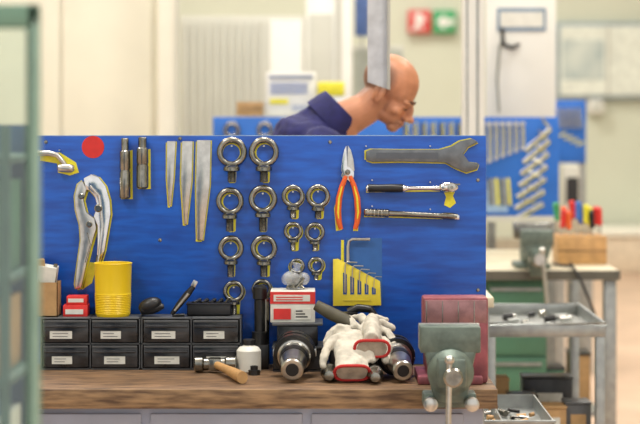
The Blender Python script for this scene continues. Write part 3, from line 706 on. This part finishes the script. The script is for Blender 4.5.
nd=Vector((.72,0,.70)).normalized(); pd=Vector((-.70,0,.72)).normalized(); cc=Vector((.052,yM,1.532)); N=32
def cring(c,ra,rb): return [c+pd*(ra*math.cos(2*math.pi*k/N))+Vector((0,1,0))*(rb*math.sin(2*math.pi*k/N)) for k in range(N)]
rings=[cring(cc-nd*.045,.088,.10),cring(cc+nd*.002,.080,.086),cring(cc+nd*.022,.074,.076),cring(cc+nd*.024,.068,.070),cring(cc-nd*.02,.064,.066)]
t=bmesh.new(); rv=[[t.verts.new(p) for p in r] for r in rings]
for a,c2 in zip(rv,rv[1:]):
    for k in range(N): t.faces.new((a[k],a[(k+1)%N],c2[(k+1)%N],c2[k]))
b._add(t,navy); b.done('jacket_collar',man)
b=B(); b.ell((-.12,yM,.94),(.125,.165,.11),trous)
for s in (-1,1): b.tube([(-.12,yM+s*.085,.92),(-.10,yM+s*.10,.7),(-.08,yM+s*.11,.50),(-.11,yM+s*.115,.28),(-.13,yM+s*.12,.08)],[.095,.085,.066,.060,.055],trous,18)
blob(b,'trousers',man,.010,4,loc=False)
b=B()
for s in (-1,1): b.ell((-.075,yM+s*.12,.042),(.13,.048,.042),shoe); b.bb(-.2,.05,yM+s*.12-.042,yM+s*.12+.042,0,.02,shoe,.008); b.ell((-.13,yM+s*.12,.07),(.06,.045,.05),shoe)
b.done('shoes',man)
for s in (-1,1):
    b=B(); w=Vector((.30,yM+s*.12,1.10))
    b.tube([w+Vector((-.03,0,0)),w+Vector((.02,0,0)),w+Vector((.05,-s*.01,-.005)),w+Vector((.09,-s*.02,-.012))],[.028,.029,.040,.036],skin,16,flat=.55)
    for k,L in enumerate((.066,.078,.074,.058)):
        o0=w+Vector((.088,-s*.02+(k-1.5)*.019,-.012))
        b.tube([o0,o0+Vector((L*.45,0,-.004)),o0+Vector((L*.8,0,-.018)),o0+Vector((L*.95,0,-.036))],[.0095,.009,.0085,.007],skin,10)
    o0=w+Vector((.04,-s*.035,-.005)); b.tube([o0,o0+Vector((.025,-s*.022,-.008)),o0+Vector((.055,-s*.026,-.018))],[.013,.0105,.008],skin,10)
    blob(b,'hand',man,.004,3,loc=False)
b=B()
b.bb(.14,.50,5.75,6.85,.97,1.0,beige,.004)
for x in (.17,.47):
    for y in (5.8,6.8): b.bb(x-.02,x+.02,y-.02,y+.02,0,.97,galv)
b.bb(.14,.5,5.78,6.82,.5,.52,galv); b.done('assembly_table')
b=B(); b.bb(.33,.48,6.12,6.48,1.0,1.045,iron,.003); b.lathe((.40,6.3,1.045),(0,0,1),[(0,.04),(.025,.04),(.027,.03),(.035,.03)],satin); b.done('workpiece_on_plate')

# ---------- ceiling lamps
lampm=mat('lamp_diffuser',(255,253,245),.5,0,0,1,emit=3)
for (x,y) in ((-3,2),(3,2),(-3,8),(3,8),(-3,14),(3,14),(0,5),(0,11),(0,17)):
    B().bb(x-.8,x+.8,y-.4,y+.4,5.9,5.98,lampm,.01).done('ceiling_lamp')
    l=bpy.data.lights.new('lamp_light','AREA'); l.shape='RECTANGLE'; l.size=1.6; l.size_y=.8; l.energy=165 if y<6 else 165; l.color=(1,.97,.91)
    o=bpy.data.objects.new('lamp_light',l); bpy.context.scene.collection.objects.link(o); o.location=(x,y,5.88)
w=bpy.data.worlds.new('w'); bpy.context.scene.world=w; w.use_nodes=True
w.node_tree.nodes['Background'].inputs[0].default_value=(1,.985,.965,1); w.node_tree.nodes['Background'].inputs[1].default_value=1.08

cam=bpy.data.cameras.new('camera'); co=bpy.data.objects.new('camera',cam); bpy.context.scene.collection.objects.link(co)
co.location=(0,0,CH); co.rotation_euler=(math.pi/2,0,0); cam.sensor_width=36; cam.lens=F/640*36; cam.shift_y=-(212-HZ)/640
cam.dof.use_dof=True; cam.dof.focus_distance=4.9; cam.dof.aperture_fstop=3.6; cam.clip_end=60
bpy.context.scene.camera=co
bpy.context.scene.view_settings.view_transform='Standard'
bpy.context.scene.view_settings.look='None'
